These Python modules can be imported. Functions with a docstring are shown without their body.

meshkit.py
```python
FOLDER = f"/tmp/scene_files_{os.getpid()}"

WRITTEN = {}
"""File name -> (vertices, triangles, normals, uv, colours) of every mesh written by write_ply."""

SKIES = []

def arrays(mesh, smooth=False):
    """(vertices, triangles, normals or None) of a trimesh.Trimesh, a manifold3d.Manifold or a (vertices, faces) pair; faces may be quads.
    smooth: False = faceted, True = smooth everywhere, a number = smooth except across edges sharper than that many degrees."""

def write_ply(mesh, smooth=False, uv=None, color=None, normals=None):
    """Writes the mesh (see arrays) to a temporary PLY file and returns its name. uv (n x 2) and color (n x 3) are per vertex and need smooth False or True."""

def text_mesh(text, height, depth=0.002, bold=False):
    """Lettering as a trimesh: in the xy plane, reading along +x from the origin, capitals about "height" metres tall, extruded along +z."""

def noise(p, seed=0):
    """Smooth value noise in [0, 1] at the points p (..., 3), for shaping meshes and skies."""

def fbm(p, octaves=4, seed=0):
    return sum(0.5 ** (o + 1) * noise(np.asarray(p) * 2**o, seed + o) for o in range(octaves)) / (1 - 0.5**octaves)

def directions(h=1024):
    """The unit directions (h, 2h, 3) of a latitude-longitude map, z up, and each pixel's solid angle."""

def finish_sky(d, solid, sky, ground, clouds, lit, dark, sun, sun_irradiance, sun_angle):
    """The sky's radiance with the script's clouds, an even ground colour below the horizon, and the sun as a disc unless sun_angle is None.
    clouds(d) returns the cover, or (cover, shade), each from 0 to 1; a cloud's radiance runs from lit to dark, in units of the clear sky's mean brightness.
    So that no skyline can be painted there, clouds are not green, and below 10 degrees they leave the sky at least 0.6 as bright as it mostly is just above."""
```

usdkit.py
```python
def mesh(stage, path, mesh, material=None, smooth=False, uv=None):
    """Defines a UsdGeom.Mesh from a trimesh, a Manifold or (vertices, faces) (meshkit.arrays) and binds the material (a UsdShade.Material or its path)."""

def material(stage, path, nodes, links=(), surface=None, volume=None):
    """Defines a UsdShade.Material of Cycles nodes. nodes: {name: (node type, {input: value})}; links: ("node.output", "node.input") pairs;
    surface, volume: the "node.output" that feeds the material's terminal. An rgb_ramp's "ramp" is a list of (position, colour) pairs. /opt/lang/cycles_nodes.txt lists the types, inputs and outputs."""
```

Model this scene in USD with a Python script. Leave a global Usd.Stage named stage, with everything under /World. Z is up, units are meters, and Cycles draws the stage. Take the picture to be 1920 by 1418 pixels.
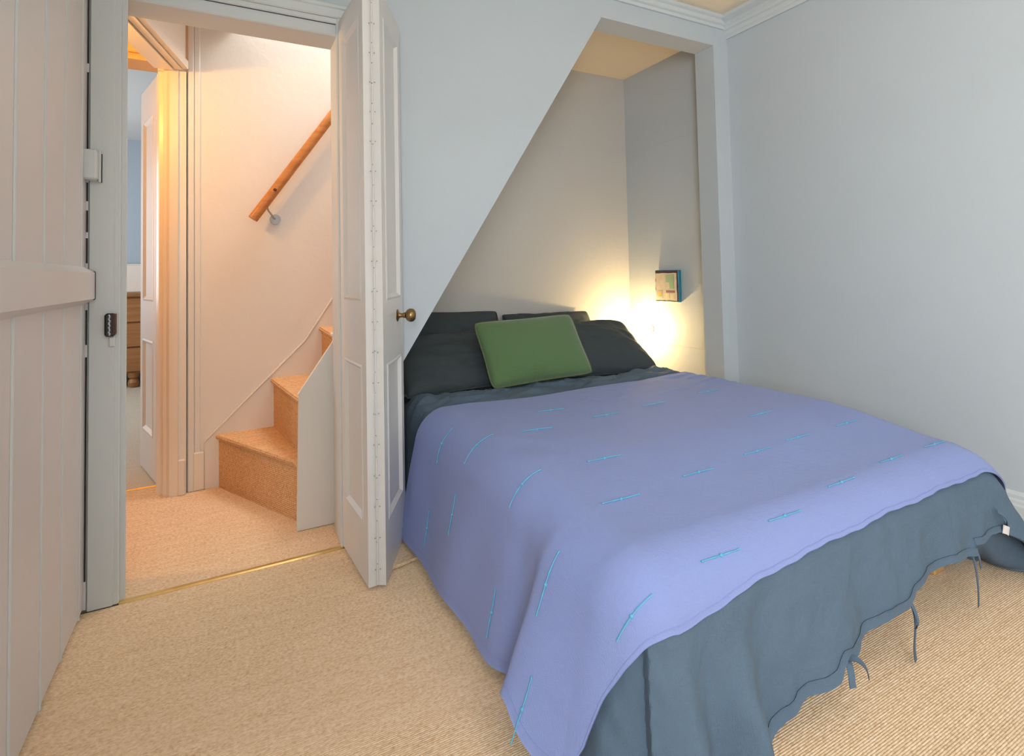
import math, random
import numpy as np, trimesh, usdkit, meshkit
from pxr import Usd, UsdGeom, UsdLux, UsdShade, Sdf, Gf
from shapely.geometry import Polygon
from shapely import affinity
import manifold3d as m3

random.seed(7)
rng = np.random.default_rng(7)
stage = Usd.Stage.CreateInMemory()
UsdGeom.SetStageUpAxis(stage, UsdGeom.Tokens.z)
UsdGeom.SetStageMetersPerUnit(stage, 1.0)
UsdGeom.Xform.Define(stage, '/World')
UsdGeom.Scope.Define(stage, '/World/Looks')

# ------------------------------------------------------------------ camera
EXPOSURE = 0.0
YAW, PITCH, ROLL, FPX, CY = 4.87327298e-01, 3.55095719e-02, -2.10147939e-02, 1009.80591, 476.325912
fw = np.array([math.sin(YAW) * math.cos(PITCH), math.cos(YAW) * math.cos(PITCH), math.sin(PITCH)])
ri = np.array([math.cos(YAW), -math.sin(YAW), 0.0])
up = np.cross(ri, fw)
ri, up = ri * math.cos(ROLL) + up * math.sin(ROLL), -ri * math.sin(ROLL) + up * math.cos(ROLL)
cam = UsdGeom.Camera.Define(stage, '/World/camera')
cam.AddTransformOp().Set(Gf.Matrix4d(*ri, 0, *up, 0, *(-fw), 0, 0, 0, 1.04, 1))
cam.CreateHorizontalApertureAttr(36.0)
cam.CreateVerticalApertureAttr(36.0 * 1418 / 1920)
cam.CreateFocalLengthAttr(FPX * 36 / 1920)
cam.CreateVerticalApertureOffsetAttr(-(709 - CY) * 36 / 1920)
cam.CreateClippingRangeAttr(Gf.Vec2f(0.02, 100))
cam.CreateExposureAttr(EXPOSURE)


# ------------------------------------------------------------------ lights
def aim(x, pos, rot):
    x.AddTranslateOp().Set(Gf.Vec3d(*pos))
    x.AddRotateXYZOp().Set(Gf.Vec3f(*rot))


def rect_light(name, pos, rot, w, h, power, color):
    l = UsdLux.RectLight.Define(stage, '/World/' + name)
    l.CreateWidthAttr(w); l.CreateHeightAttr(h); l.CreateIntensityAttr(power); l.CreateColorAttr(Gf.Vec3f(*color))
    aim(l, pos, rot)


def ball_light(name, pos, r, power, color):
    l = UsdLux.SphereLight.Define(stage, '/World/' + name)
    l.CreateRadiusAttr(r); l.CreateIntensityAttr(power); l.CreateColorAttr(Gf.Vec3f(*color))
    aim(l, pos, (0, 0, 0))


DAY = (0.93, 0.97, 1.0)
LAMP = 700.0      # bulb of the lamp in the alcove
SIDE, STAIR, FAR, LOBBY, CEILL = 19.0, 19.0, 8.0, 590.0, 4.5
# bedroom window, in the left wall behind the camera, facing +x
rect_light('daylight_bedroom', (-.50, -1.20, 1.42), (0, -90, 0), 1.25, 1.2, SIDE, DAY)
# roof window over the staircase, facing down
rect_light('daylight_stairwell', (0.90, 2.78, 3.28), (0, 0, 0), 0.7, 0.55, STAIR, (1.0, 0.99, 0.97))
# window of the far bedroom, facing +x
rect_light('daylight_far_bedroom', (-2.4, 5.2, 1.5), (0, -90, 0), 1.3, 1.4, FAR, DAY)
# flat ceiling lamp of the bedroom, above and to the right of the camera
rect_light('ceiling_lamp', (1.20, -0.15, 2.50), (0, 0, 0), 0.55, 0.55, CEILL, (1.0, 0.96, 0.90))
# bulb in the lobby beside the hall
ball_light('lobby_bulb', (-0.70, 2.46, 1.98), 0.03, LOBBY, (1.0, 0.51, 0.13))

# ------------------------------------------------------------------ materials
def M(name, nodes, links, surface='p.BSDF'):
    return usdkit.material(stage, '/World/Looks/' + name, nodes, links, surface=surface)


def paint(name, col, rough=0.55, bump=0.12, scale=38, vary=0.03, spec=0.35):
    c2 = tuple(x * (1 - vary) for x in col)
    return M(name, {
        't': ('texture_coordinate', {}),
        'n': ('noise_texture', {'scale': 2.1, 'detail': 4.0}),
        'r': ('rgb_ramp', {'ramp': [(0.35, c2), (0.65, col)]}),
        'b': ('noise_texture', {'scale': float(scale), 'detail': 3.0}),
        'bm': ('bump', {'strength': bump, 'distance': 0.01}),
        'p': ('principled_bsdf', {'roughness': rough, 'specular_ior_level': spec})},
        [('t.object', 'n.vector'), ('t.object', 'b.vector'), ('n.fac', 'r.fac'), ('b.fac', 'bm.height'),
         ('bm.normal', 'p.normal'), ('r.color', 'p.base_color')])


def cloth(name, col, col2, weave=900.0, bump=0.25, sheen=0.2, wr=14.0, rough=0.85):
    return M(name, {
        't': ('texture_coordinate', {}),
        'mx': ('mapping', {'scale': (weave, weave * 0.12, weave * 0.12)}),
        'my': ('mapping', {'scale': (weave * 0.12, weave, weave)}),
        'n1': ('noise_texture', {'scale': 1.0, 'detail': 1.0}),
        'n2': ('noise_texture', {'scale': 1.0, 'detail': 1.0}),
        'n3': ('noise_texture', {'scale': wr, 'detail': 4.0, 'roughness': 0.6}),
        'n4': ('noise_texture', {'scale': 3.0, 'detail': 3.0}),
        'a': ('math', {'math_type': 'add'}),
        'a2': ('math', {'math_type': 'multiply_add', 'value2': 0.22}),
        'mc': ('math', {'math_type': 'multiply_add', 'value2': 0.35}),
        'r': ('rgb_ramp', {'ramp': [(0.38, col2), (0.72, col)]}),
        'bm': ('bump', {'strength': bump, 'distance': 0.01}),
        'p': ('principled_bsdf', {'roughness': rough, 'specular_ior_level': 0.2, 'sheen_weight': sheen, 'sheen_roughness': 0.5})},
        [('t.object', 'mx.vector'), ('t.object', 'my.vector'), ('t.object', 'n3.vector'), ('t.object', 'n4.vector'),
         ('mx.vector', 'n1.vector'), ('my.vector', 'n2.vector'), ('n1.fac', 'a.value1'), ('n2.fac', 'a.value2'),
         ('a.value', 'a2.value1'), ('n3.fac', 'a2.value3'), ('a2.value', 'bm.height'),
         ('a.value', 'mc.value1'), ('n4.fac', 'mc.value3'),
         ('mc.value', 'r.fac'), ('r.color', 'p.base_color'), ('bm.normal', 'p.normal')])


def sisal(name, dark, mid, light, across, pitch, bump=0.7, rib=0.5):
    """ribbed sisal weave; across = direction over the ribs, pitch = spacing of the ribs"""
    k = 2 * math.pi / pitch
    ax = [k * a for a in across]
    return M(name, {
        'g': ('geometry', {}),
        's': ('separate_xyz', {}),
        'ax': ('math', {'math_type': 'multiply', 'value2': ax[0]}),
        'ay': ('math', {'math_type': 'multiply_add', 'value2': ax[1]}),
        'az': ('math', {'math_type': 'multiply_add', 'value2': ax[2]}),
        'sn': ('math', {'math_type': 'sine'}),
        'mk': ('mapping', {'scale': (95.0, 188.0, 150.0)}),
        'kn': ('noise_texture', {'scale': 1.0, 'detail': 2.0, 'roughness': 0.6}),
        'mp': ('mapping', {'scale': (7.0, 55.0, 55.0)}),
        'n': ('noise_texture', {'scale': 1.0, 'detail': 4.0, 'roughness': 0.7}),
        'c1': ('math', {'math_type': 'multiply', 'value2': 0.72}),
        'c2': ('math', {'math_type': 'multiply_add', 'value2': 0.28}),
        'r': ('rgb_ramp', {'ramp': [(0.30, dark), (0.5, mid), (0.70, light)]}),
        'h1': ('math', {'math_type': 'multiply_add', 'value2': rib, 'value3': 0.5}),
        'h2': ('math', {'math_type': 'multiply_add', 'value2': 0.8}),
        'bm': ('bump', {'strength': bump, 'distance': 0.003}),
        'p': ('principled_bsdf', {'roughness': 0.8, 'specular_ior_level': 0.15})},
        [('g.position', 's.vector'), ('s.x', 'ax.value1'), ('s.y', 'ay.value1'), ('ax.value', 'ay.value3'), ('s.z', 'az.value1'), ('ay.value', 'az.value3'),
         ('az.value', 'sn.value1'), ('g.position', 'mk.vector'), ('mk.vector', 'kn.vector'), ('g.position', 'mp.vector'), ('mp.vector', 'n.vector'),
         ('kn.fac', 'c1.value1'), ('n.fac', 'c2.value1'), ('c1.value', 'c2.value3'), ('c2.value', 'r.fac'), ('r.color', 'p.base_color'),
         ('sn.value', 'h1.value1'), ('kn.fac', 'h2.value1'), ('h1.value', 'h2.value3'), ('h2.value', 'bm.height'), ('bm.normal', 'p.normal')])


def plain(name, col, rough=0.5, metallic=0.0, spec=0.4):
    return M(name, {'n': ('noise_texture', {'scale': 30.0, 'detail': 3.0}), 't': ('texture_coordinate', {}),
                    'r': ('rgb_ramp', {'ramp': [(0.3, tuple(c * 0.86 for c in col)), (0.7, col)]}),
                    'p': ('principled_bsdf', {'roughness': rough, 'metallic': metallic, 'specular_ior_level': spec})},
             [('t.object', 'n.vector'), ('n.fac', 'r.fac'), ('r.color', 'p.base_color')])


def wood(name, c1, c2, along, rough=0.4):
    sc = {'x': (2.0, 40.0, 40.0), 'z': (40.0, 40.0, 2.0), 'y': (40.0, 2.0, 40.0)}[along]
    return M(name, {'t': ('texture_coordinate', {}), 'm': ('mapping', {'scale': sc}),
                    'n': ('noise_texture', {'scale': 1.0, 'detail': 5.0, 'distortion': 0.6}),
                    'r': ('rgb_ramp', {'ramp': [(0.3, c1), (0.7, c2)]}),
                    'p': ('principled_bsdf', {'roughness': rough, 'specular_ior_level': 0.4})},
             [('t.object', 'm.vector'), ('m.vector', 'n.vector'), ('n.fac', 'r.fac'), ('r.color', 'p.base_color')])


P_RIB = .0053
WALL = paint('wall_blue_grey', (0.555, 0.61, 0.65), 0.6, 0.10, 30)
ALC = paint('wall_alcove_grey', (0.58, 0.57, 0.55), 0.6, 0.14, 22)
HALLP = paint('wall_hall_cream', (0.80, 0.77, 0.73), 0.6, 0.14, 24)
CEIL = paint('ceiling_cream', (0.86, 0.76, 0.59), 0.7, 0.08, 20)
TRIM = paint('trim_grey_white', (0.66, 0.70, 0.71), 0.42, 0.10, 26, spec=0.45)
DOORW = paint('door_white', (0.74, 0.725, 0.70), 0.40, 0.08, 22, spec=0.45)
PLANKW = paint('plank_white', (0.71, 0.70, 0.71), 0.42, 0.08, 20, spec=0.45)
CREAM = paint('gloss_cream', (0.82, 0.76, 0.68), 0.28, 0.06, 20, spec=0.5)
STRING = paint('string_white', (0.78, 0.74, 0.69), 0.4, 0.05, 20, spec=0.45)
LAMPLIT = paint('lobby_lamplit', (0.66, 0.43, 0.21), 0.5, 0.06, 20)  # orange glow of the lobby bulb put into the paint colour
FARBLUE = paint('wall_far_blue', (0.42, 0.50, 0.58), 0.6, 0.05, 20)
WHITE = paint('far_ceiling_white', (0.75, 0.75, 0.74), 0.6, 0.05, 20)
SISAL = sisal('sisal_floor', (0.58, 0.37, 0.21), (0.80, 0.59, 0.39), (0.93, 0.76, 0.58), (0, 1, 0), P_RIB, 0.16, 0.0)
SISALH = sisal('sisal_hall', (0.33, 0.18, 0.08), (0.49, 0.285, 0.14), (0.62, 0.41, 0.235), (1, 0, 0), P_RIB, 0.16, 0.0)  # same carpet, with the orange lamplight of the hall put into its colour
SISALR = sisal('sisal_riser', (0.50, 0.29, 0.135), (0.74, 0.46, 0.245), (0.88, 0.62, 0.39), (0, 0, 1), 0.0085, 0.6, 0.4)
FARFLOOR = sisal('far_carpet', (0.45, 0.38, 0.29), (0.56, 0.48, 0.38), (0.66, 0.58, 0.47), (0, 1, 0), 0.008, 0.3, 0.1)
BRASS = plain('brass_strip', (0.85, 0.62, 0.25), 0.32, 1.0)
OLDBRASS = plain('aged_brass', (0.36, 0.23, 0.10), 0.28, 1.0)
STEEL = plain('grey_steel', (0.42, 0.43, 0.44), 0.4, 0.3)
BLACK = plain('black_paint', (0.012, 0.011, 0.011), 0.3, 0.0, 0.6)
GAPSHADE = plain('gap_shade', (0.03, 0.028, 0.027), 0.8)  # near-black colour stands in for the shade inside narrow gaps
RUST = plain('worn_brown_paint', (0.09, 0.035, 0.025), 0.45)
SILVER = plain('worn_silver', (0.6, 0.6, 0.62), 0.35, 0.9)
PINE = wood('rail_pine', (0.46, 0.17, 0.045), (0.62, 0.27, 0.08), 'x', 0.32)
CHESTW = wood('chest_pine', (0.26, 0.11, 0.035), (0.38, 0.18, 0.065), 'x', 0.45)
LEGW = wood('leg_beech', (0.60, 0.32, 0.12), (0.72, 0.42, 0.18), 'z', 0.45)
DUVET = cloth('duvet_slate', (0.110, 0.165, 0.232), (0.066, 0.104, 0.150), 700.0, 0.45, 0.04)
PILLOWM = cloth('pillow_slate', (0.060, 0.075, 0.085), (0.040, 0.052, 0.06), 700.0, 0.35, 0.03)
THROW = cloth('throw_periwinkle', (0.268, 0.335, 0.655), (0.225, 0.285, 0.58), 800.0, 0.40, 0.12, 9.0)
THREAD = plain('turquoise_thread', (0.13, 0.50, 0.72), 0.6)
GREEN = cloth('green_velvet', (0.115, 0.20, 0.085), (0.065, 0.125, 0.05), 300.0, 0.15, 0.45, 6.0)
PIPING = plain('green_piping', (0.13, 0.17, 0.07), 0.7)
LINEN = cloth('white_lining', (0.78, 0.74, 0.74), (0.66, 0.62, 0.64), 700.0, 0.2, 0.1)

# ------------------------------------------------------------------ helpers
used = {}


def numbered(parent, name):
    k = (parent, name)
    n = used.get(k, 0)
    used[k] = n + 1
    return f'{parent}/{name}' + (f'_{n:03d}' if n else '')


def path_of(p):
    return '/World' if p is None else str(p.GetPath())


def obj(name, mesh, mat, parent=None, smooth=False):
    return usdkit.mesh(stage, numbered(path_of(parent), name), mesh, mat, smooth).GetPrim()


def thing(name, loc=(0, 0, 0), rotz=0.0):
    x = UsdGeom.Xform.Define(stage, numbered('/World', name))
    x.AddTranslateOp().Set(Gf.Vec3d(*loc))
    if rotz:
        x.AddRotateZOp().Set(rotz)
    return x.GetPrim()


def tag(p, label, cat=None, group=None, kind=None):
    for k, v in (('label', label), ('category', cat), ('group', group), ('kind', kind)):
        if v:
            p.SetCustomDataByKey(k, v)
    return p


def struct(p, label, cat):
    return tag(p, label, cat, None, 'structure')


def cat(*ms):
    return trimesh.util.concatenate([mm for mm in ms])


def bx(x0, x1, y0, y1, z0, z1, c=0.0):
    """box with chamfered edges"""
    if c <= 0:
        b = trimesh.creation.box((x1 - x0, y1 - y0, z1 - z0))
        b.apply_translation(((x0 + x1) / 2, (y0 + y1) / 2, (z0 + z1) / 2))
        return b
    c = min(c, (x1 - x0) * .45, (y1 - y0) * .45, (z1 - z0) * .45)
    pts = []
    for i, sx in ((x0, 1), (x1, -1)):
        for j, sy in ((y0, 1), (y1, -1)):
            for k, sz in ((z0, 1), (z1, -1)):
                pts += [(i + sx * c, j + sy * c, k), (i + sx * c, j, k + sz * c), (i, j + sy * c, k + sz * c)]
    return trimesh.convex.convex_hull(np.array(pts))


def ext(poly, h):
    return trimesh.creation.extrude_polygon(poly, h, engine='earcut')


def prism_z(pts, z0, z1):
    m = ext(Polygon(pts), z1 - z0)
    m.apply_translation((0, 0, z0))
    return m


def prism_y(pts_xz, y0, y1, holes=()):
    """polygon in x,z extruded along y"""
    m = ext(Polygon(pts_xz, holes), y1 - y0)
    v = m.vertices.copy()
    m.vertices = np.stack([v[:, 0], y1 - v[:, 2], v[:, 1]], 1)
    return m


def prism_x(pts_yz, x0, x1):
    m = ext(Polygon(pts_yz), x1 - x0)
    v = m.vertices.copy()
    m.vertices = np.stack([x0 + v[:, 2], v[:, 0], v[:, 1]], 1)
    return m


def lathe(profile, n=32):
    return trimesh.creation.revolve(np.array(profile, float), sections=n)


def tube(points, radii, sides=10, caps=True):
    p = np.asarray(points, float)
    t = np.gradient(p, axis=0)
    t /= np.linalg.norm(t, axis=1, keepdims=True) + 1e-12
    ref = np.array([0, 0, 1.0]) if abs(t[0][2]) < .9 else np.array([1.0, 0, 0])
    a = np.cross(t, ref); a /= np.linalg.norm(a, axis=1, keepdims=True) + 1e-12
    b = np.cross(t, a)
    r = np.broadcast_to(radii, (len(p),))
    ang = np.arange(sides) * 2 * np.pi / sides
    v = (p[:, None] + r[:, None, None] * (np.cos(ang)[None, :, None] * a[:, None] + np.sin(ang)[None, :, None] * b[:, None])).reshape(-1, 3)
    f = []
    for i in range(len(p) - 1):
        for j in range(sides):
            q = (i * sides + j, i * sides + (j + 1) % sides, (i + 1) * sides + (j + 1) % sides, (i + 1) * sides + j)
            f += [(q[0], q[2], q[1]), (q[0], q[3], q[2])]
    if caps:
        n = len(v)
        v = np.vstack([v, p[0], p[-1]])
        for j in range(sides):
            f += [(n, j, (j + 1) % sides), (n + 1, (len(p) - 1) * sides + (j + 1) % sides, (len(p) - 1) * sides + j)]
    return trimesh.Trimesh(v, f, process=False)


def solid(P, th, close=False):
    """grid of points (n, m, 3) -> sheet of thickness th, the outer side being P"""
    n, m = P.shape[:2]
    du, dv = np.gradient(P, axis=0), np.gradient(P, axis=1)
    N = np.cross(du, dv)
    N /= np.linalg.norm(N, axis=2, keepdims=True) + 1e-12
    Q = P - N * th
    v = np.vstack([P.reshape(-1, 3), Q.reshape(-1, 3)])
    i, j = np.meshgrid(np.arange(n - 1), np.arange(m - 1), indexing='ij')
    a, b, c, d = (i * m + j).ravel(), ((i + 1) * m + j).ravel(), ((i + 1) * m + j + 1).ravel(), (i * m + j + 1).ravel()
    o = n * m
    f = [np.stack([a, b, c], 1), np.stack([a, c, d], 1), np.stack([a + o, c + o, b + o], 1), np.stack([a + o, d + o, c + o], 1)]
    ring = np.concatenate([np.arange(m), m * np.arange(1, n) + m - 1, (n - 1) * m + np.arange(m - 2, -1, -1), m * np.arange(n - 2, 0, -1)])
    r2 = np.roll(ring, -1)
    f += [np.stack([ring, ring + o, r2], 1), np.stack([r2, ring + o, r2 + o], 1)]
    return trimesh.Trimesh(v, np.vstack(f), process=False)


def sstep(a, b, x):
    t = np.clip((np.asarray(x, float) - a) / (b - a), 0, 1)
    return t * t * (3 - 2 * t)


def ribs(x0, x1, y0, y1, pitch, along='x'):
    """floor sheet whose ribs are real ridges"""
    a0, a1, b0, b1 = (y0, y1, x0, x1) if along == 'x' else (x0, x1, y0, y1)
    n = int((a1 - a0) / pitch)
    prof = [(0.0, -.0017), (.2, -.0005), (.5, 0.0), (.8, -.0005)]
    a, z = [], []
    for k in range(n):
        for t, h in prof:
            a.append(a0 + (k + t) * (a1 - a0) / n); z.append(h)
    a.append(a1); z.append(-.0017)
    a, z = np.array(a), np.array(z)
    P = np.zeros((len(a), 2, 3))
    for c, b in enumerate((b0, b1)):
        if along == 'x':
            P[:, c] = np.stack([np.full(len(a), b), a, z], 1)
        else:
            P[:, 1 - c] = np.stack([a, np.full(len(a), b), z], 1)
    P = P[:, ::-1]
    m = solid(P, 0.0)
    k = len(m.vertices) // 2
    m.vertices[k:, 2] = -.03
    return m


# ------------------------------------------------------------------ the room
YB, YB2, XR, YF = 2.186, 2.326, 2.64, 3.13
struct(obj('floor', ribs(-.47, XR, -2.0, YB - .018, P_RIB), SISAL), 'ribbed tan sisal carpet of the bedroom in front of the bed', 'floor')
struct(obj('floor_hall', ribs(-1.6, .52, YB + .004, 3.295, P_RIB), SISAL), 'ribbed sisal carpet of the hall at the foot of the stairs', 'floor')
struct(obj('floor_alcove', bx(.53, XR, YB - .017, YF, -.03, -.001), SISAL), 'sisal floor inside the alcove under the head of the bed', 'floor')
struct(obj('floor_far', bx(-2.5, .3, 3.312, 6.9, -.03, 0), FARFLOOR), 'pale carpet of the far bedroom seen through the two doorways', 'floor')
struct(obj('ceiling', bx(-.55, XR + .15, -2.1, YB + .14, 2.52, 2.6), CEIL), 'cream ceiling of the bedroom above the cornice', 'ceiling')

def slope_x(z):
    return .655 + (z - .706) / 1.5575

ZA = 2.349
back = Polygon([(-.60, 0), (-.34, 0), (-.34, 2.045), (.44, 2.045), (.44, 0), (.525, 0), (.525, .706 - (.655 - .525) * 1.5575), (slope_x(ZA), ZA),
                (2.522, ZA), (2.522, 0), (XR, 0), (XR, 2.52), (-.60, 2.52)])
wb = ext(back, YB2 - YB)
v = wb.vertices.copy(); wb.vertices = np.stack([v[:, 0], YB2 - v[:, 2], v[:, 1]], 1)
struct(obj('wall_back', wb, WALL), 'pale blue-grey back wall with a doorway and a sloping edge over the bed alcove', 'wall')
struct(obj('wall_right', bx(XR, XR + .15, -2.0, YF + .15, -.03, 2.52), WALL), 'plain pale blue-grey wall on the right beside the bed', 'wall')
struct(obj('wall_left', cat(bx(-.60, -.47, -.55, YB, -.03, 2.52), bx(-.60, -.47, -2.0, -1.85, -.03, 2.52), bx(-.60, -.47, -1.85, -.55, -.03, .8), bx(-.60, -.47, -1.85, -.55, 2.05, 2.52)), WALL), 'wall on the left behind the white plank door', 'wall')
wf = bx(-.6, XR + .15, -2.15, -2.0, -.03, 2.52)
struct(obj('wall_front', wf, WALL), 'plain bedroom wall behind the viewer', 'wall')

# alcove shell under the stairs
soff = [(slope_x(.5), .5), (slope_x(2.475), 2.475), (slope_x(2.475) - .05, 2.475), (slope_x(.5) - .05, .5)]
struct(obj('wall_soffit', prism_y(soff, YB2, YF - .001), ALC), 'sloping underside of the stairs above the head of the bed', 'wall')
struct(obj('wall_understairs', bx(.47, .525, YB2, YF - .001, 0, .55), ALC), 'low wall on the left inside the bed alcove', 'wall')
struct(obj('ceiling_alcove', bx(1.74, XR, YB2 - .001, YF, 2.475, 2.52), CEIL), 'small warm cream ceiling inside the bed alcove', 'ceiling')
zs = lambda x: .706 + (x - .655) * 1.5575
alc = [(.47, -.03), (XR, -.03), (XR, 2.5), (slope_x(2.5) - .025, 2.5), (.47, zs(.47) + .04)]
struct(obj('wall_alcove', prism_y(alc, YF, YF + .16), ALC), 'grey rear wall of the alcove behind the pillows', 'wall')
hall = [(-.175, -.03), (.47, -.03), (.47, zs(.47) + .04), (slope_x(2.5) - .025, 2.5), (XR + .15, 2.5), (XR + .15, 3.35), (-.175, 3.35)]
struct(obj('wall_hall', prism_y(hall, YF, YF + .16), HALLP), 'cream staircase wall that carries the wooden handrail', 'wall')
struct(obj('wall_stairwell', cat(bx(.44, XR + .15, YB2 - .12, YB2 + .07, 2.6, 3.35), bx(XR, XR + .15, YB2 + .07, YF, 2.52, 3.35), bx(-.175, .05, YB2 - .12, YF, 2.42, 3.35),
       bx(.05, .44, YB2 - .12, YB2 + .0, 2.6, 3.35), bx(-.175, XR + .15, YB2 - .12, YF + .16, 3.35, 3.42)), HALLP), 'upper walls of the stairwell above the bedroom ceiling', 'wall')
struct(obj('ceiling_hall', bx(-.36, .05, YB2, 3.13, 2.36, 2.42), HALLP), 'low ceiling of the hall', 'ceiling')
struct(obj('ceiling_lobby', bx(-1.6, -.36, YB2, 3.13, 2.36, 2.42), LAMPLIT), 'ceiling of the lobby beside the hall, orange lamp glow put into its colour', 'ceiling')
struct(obj('wall_lobby', cat(bx(-1.75, -1.6, YB, 3.4, -.03, 2.42), bx(-1.6, -.60, YB + .02, YB2, -.03, 2.42)), LAMPLIT), 'lobby walls beyond the doorway on the left of the hall, orange lamp glow put into their colour', 'wall')

# the header over the side opening of the hall, running back at a slight angle
hd = lambda dx0, dx1, z0, z1: prism_z([(-.352 + dx0, YB2), (-.179 + dx0, 3.075), (-.179 + dx1, 3.075), (-.352 + dx1, YB2)], z0, z1)
t = thing('trim')
obj('header', hd(-.09, .0, 2.11, 2.42), HALLP, t)
obj('architrave', hd(-.012, .012, 2.085, 2.125), CREAM, t)
obj('architrave', hd(-.045, -.014, 2.078, 2.115), CREAM, t)
obj('lining', hd(-.13, -.05, 2.07, 2.11), CREAM, t)
struct(t, 'cream header with moulded edge over the side opening of the hall', 'door surround')

# the door surround in the far corner of the hall
t = thing('trim')
obj('jamb', prism_z([(-.247, 3.095), (-.212, 3.090), (-.21, 3.10), (-.178, 3.10), (-.175, 3.14), (-.175, 3.30), (-.316, 3.30), (-.31, 3.20), (-.303, 3.187), (-.301, 3.16), (-.295, 3.15), (-.278, 3.147), (-.275, 3.118), (-.26, 3.112)], -.005, 2.08), CREAM, t)
obj('jamb', prism_z([(-.30, 3.13), (-.175, 3.13), (-.175, 3.30), (-.316, 3.30)], 2.08, 2.42), CREAM, t)
obj('corner_strip', cat(bx(-.172, -.145, 3.112, 3.14, 0, 2.42, .004), bx(-.145, -.118, 3.121, 3.14, 0, 2.42, .004)), HALLP, t)
obj('head', cat(bx(-1.0, -.30, 3.14, 3.30, 2.122, 2.42), bx(-1.0, -.31, 3.115, 3.14, 2.15, 2.19, .005), bx(-1.0, -.31, 3.10, 3.14, 2.22, 2.25, .008)), LAMPLIT, t)  # the orange of the head is bulb glow put into its colour
obj('plinth', bx(-.212, -.182, 3.086, 3.12, 0, .17, .004), CREAM, t)
struct(t, 'cream moulded door surround in the far corner of the hall', 'door surround')
struct(obj('wall_far_partition', cat(bx(-2.5, -1.0, 3.14, 3.30, -.03, 2.54), bx(-1.0, .3, 3.301, 3.36, 2.42, 2.54)), FARBLUE), 'partition between lobby and far bedroom', 'wall')

# far bedroom
struct(obj('wall_far', bx(-2.5, .3, 6.9, 7.0, -.03, 2.54), FARBLUE), 'dull blue wall of the far bedroom seen through the narrow doorway', 'wall')
struct(obj('wall_far_side', cat(bx(.3, .4, 3.30, 7.0, -.03, 2.54), bx(-2.6, -2.5, 3.30, 7.0, -.03, 2.54)), FARBLUE), 'side walls of the far bedroom', 'wall')
struct(obj('ceiling_far', bx(-2.6, .4, 3.30, 7.0, 2.54, 2.6), WHITE), 'white ceiling of the far bedroom', 'ceiling')

# paper joints of the alcove, standing a little proud
struct(obj('trim', cat(bx(1.20, XR, YF - .0012, YF + .01, 1.905, 1.909), bx(XR - .0012, XR + .01, YB2, YF, 1.905, 1.909)), ALC), 'faint raised paper joint across the upper alcove walls', 'joint')
struct(obj('trim', bx(XR - .0016, XR + .01, YB2, YF, .536, .541), ALC), 'faint raised joint low on the alcove wall beside the lamp', 'joint')

# cornices, skirtings
def run_y(prof_xz, y0, y1):
    return prism_y(prof_xz, y0, y1)

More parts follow.
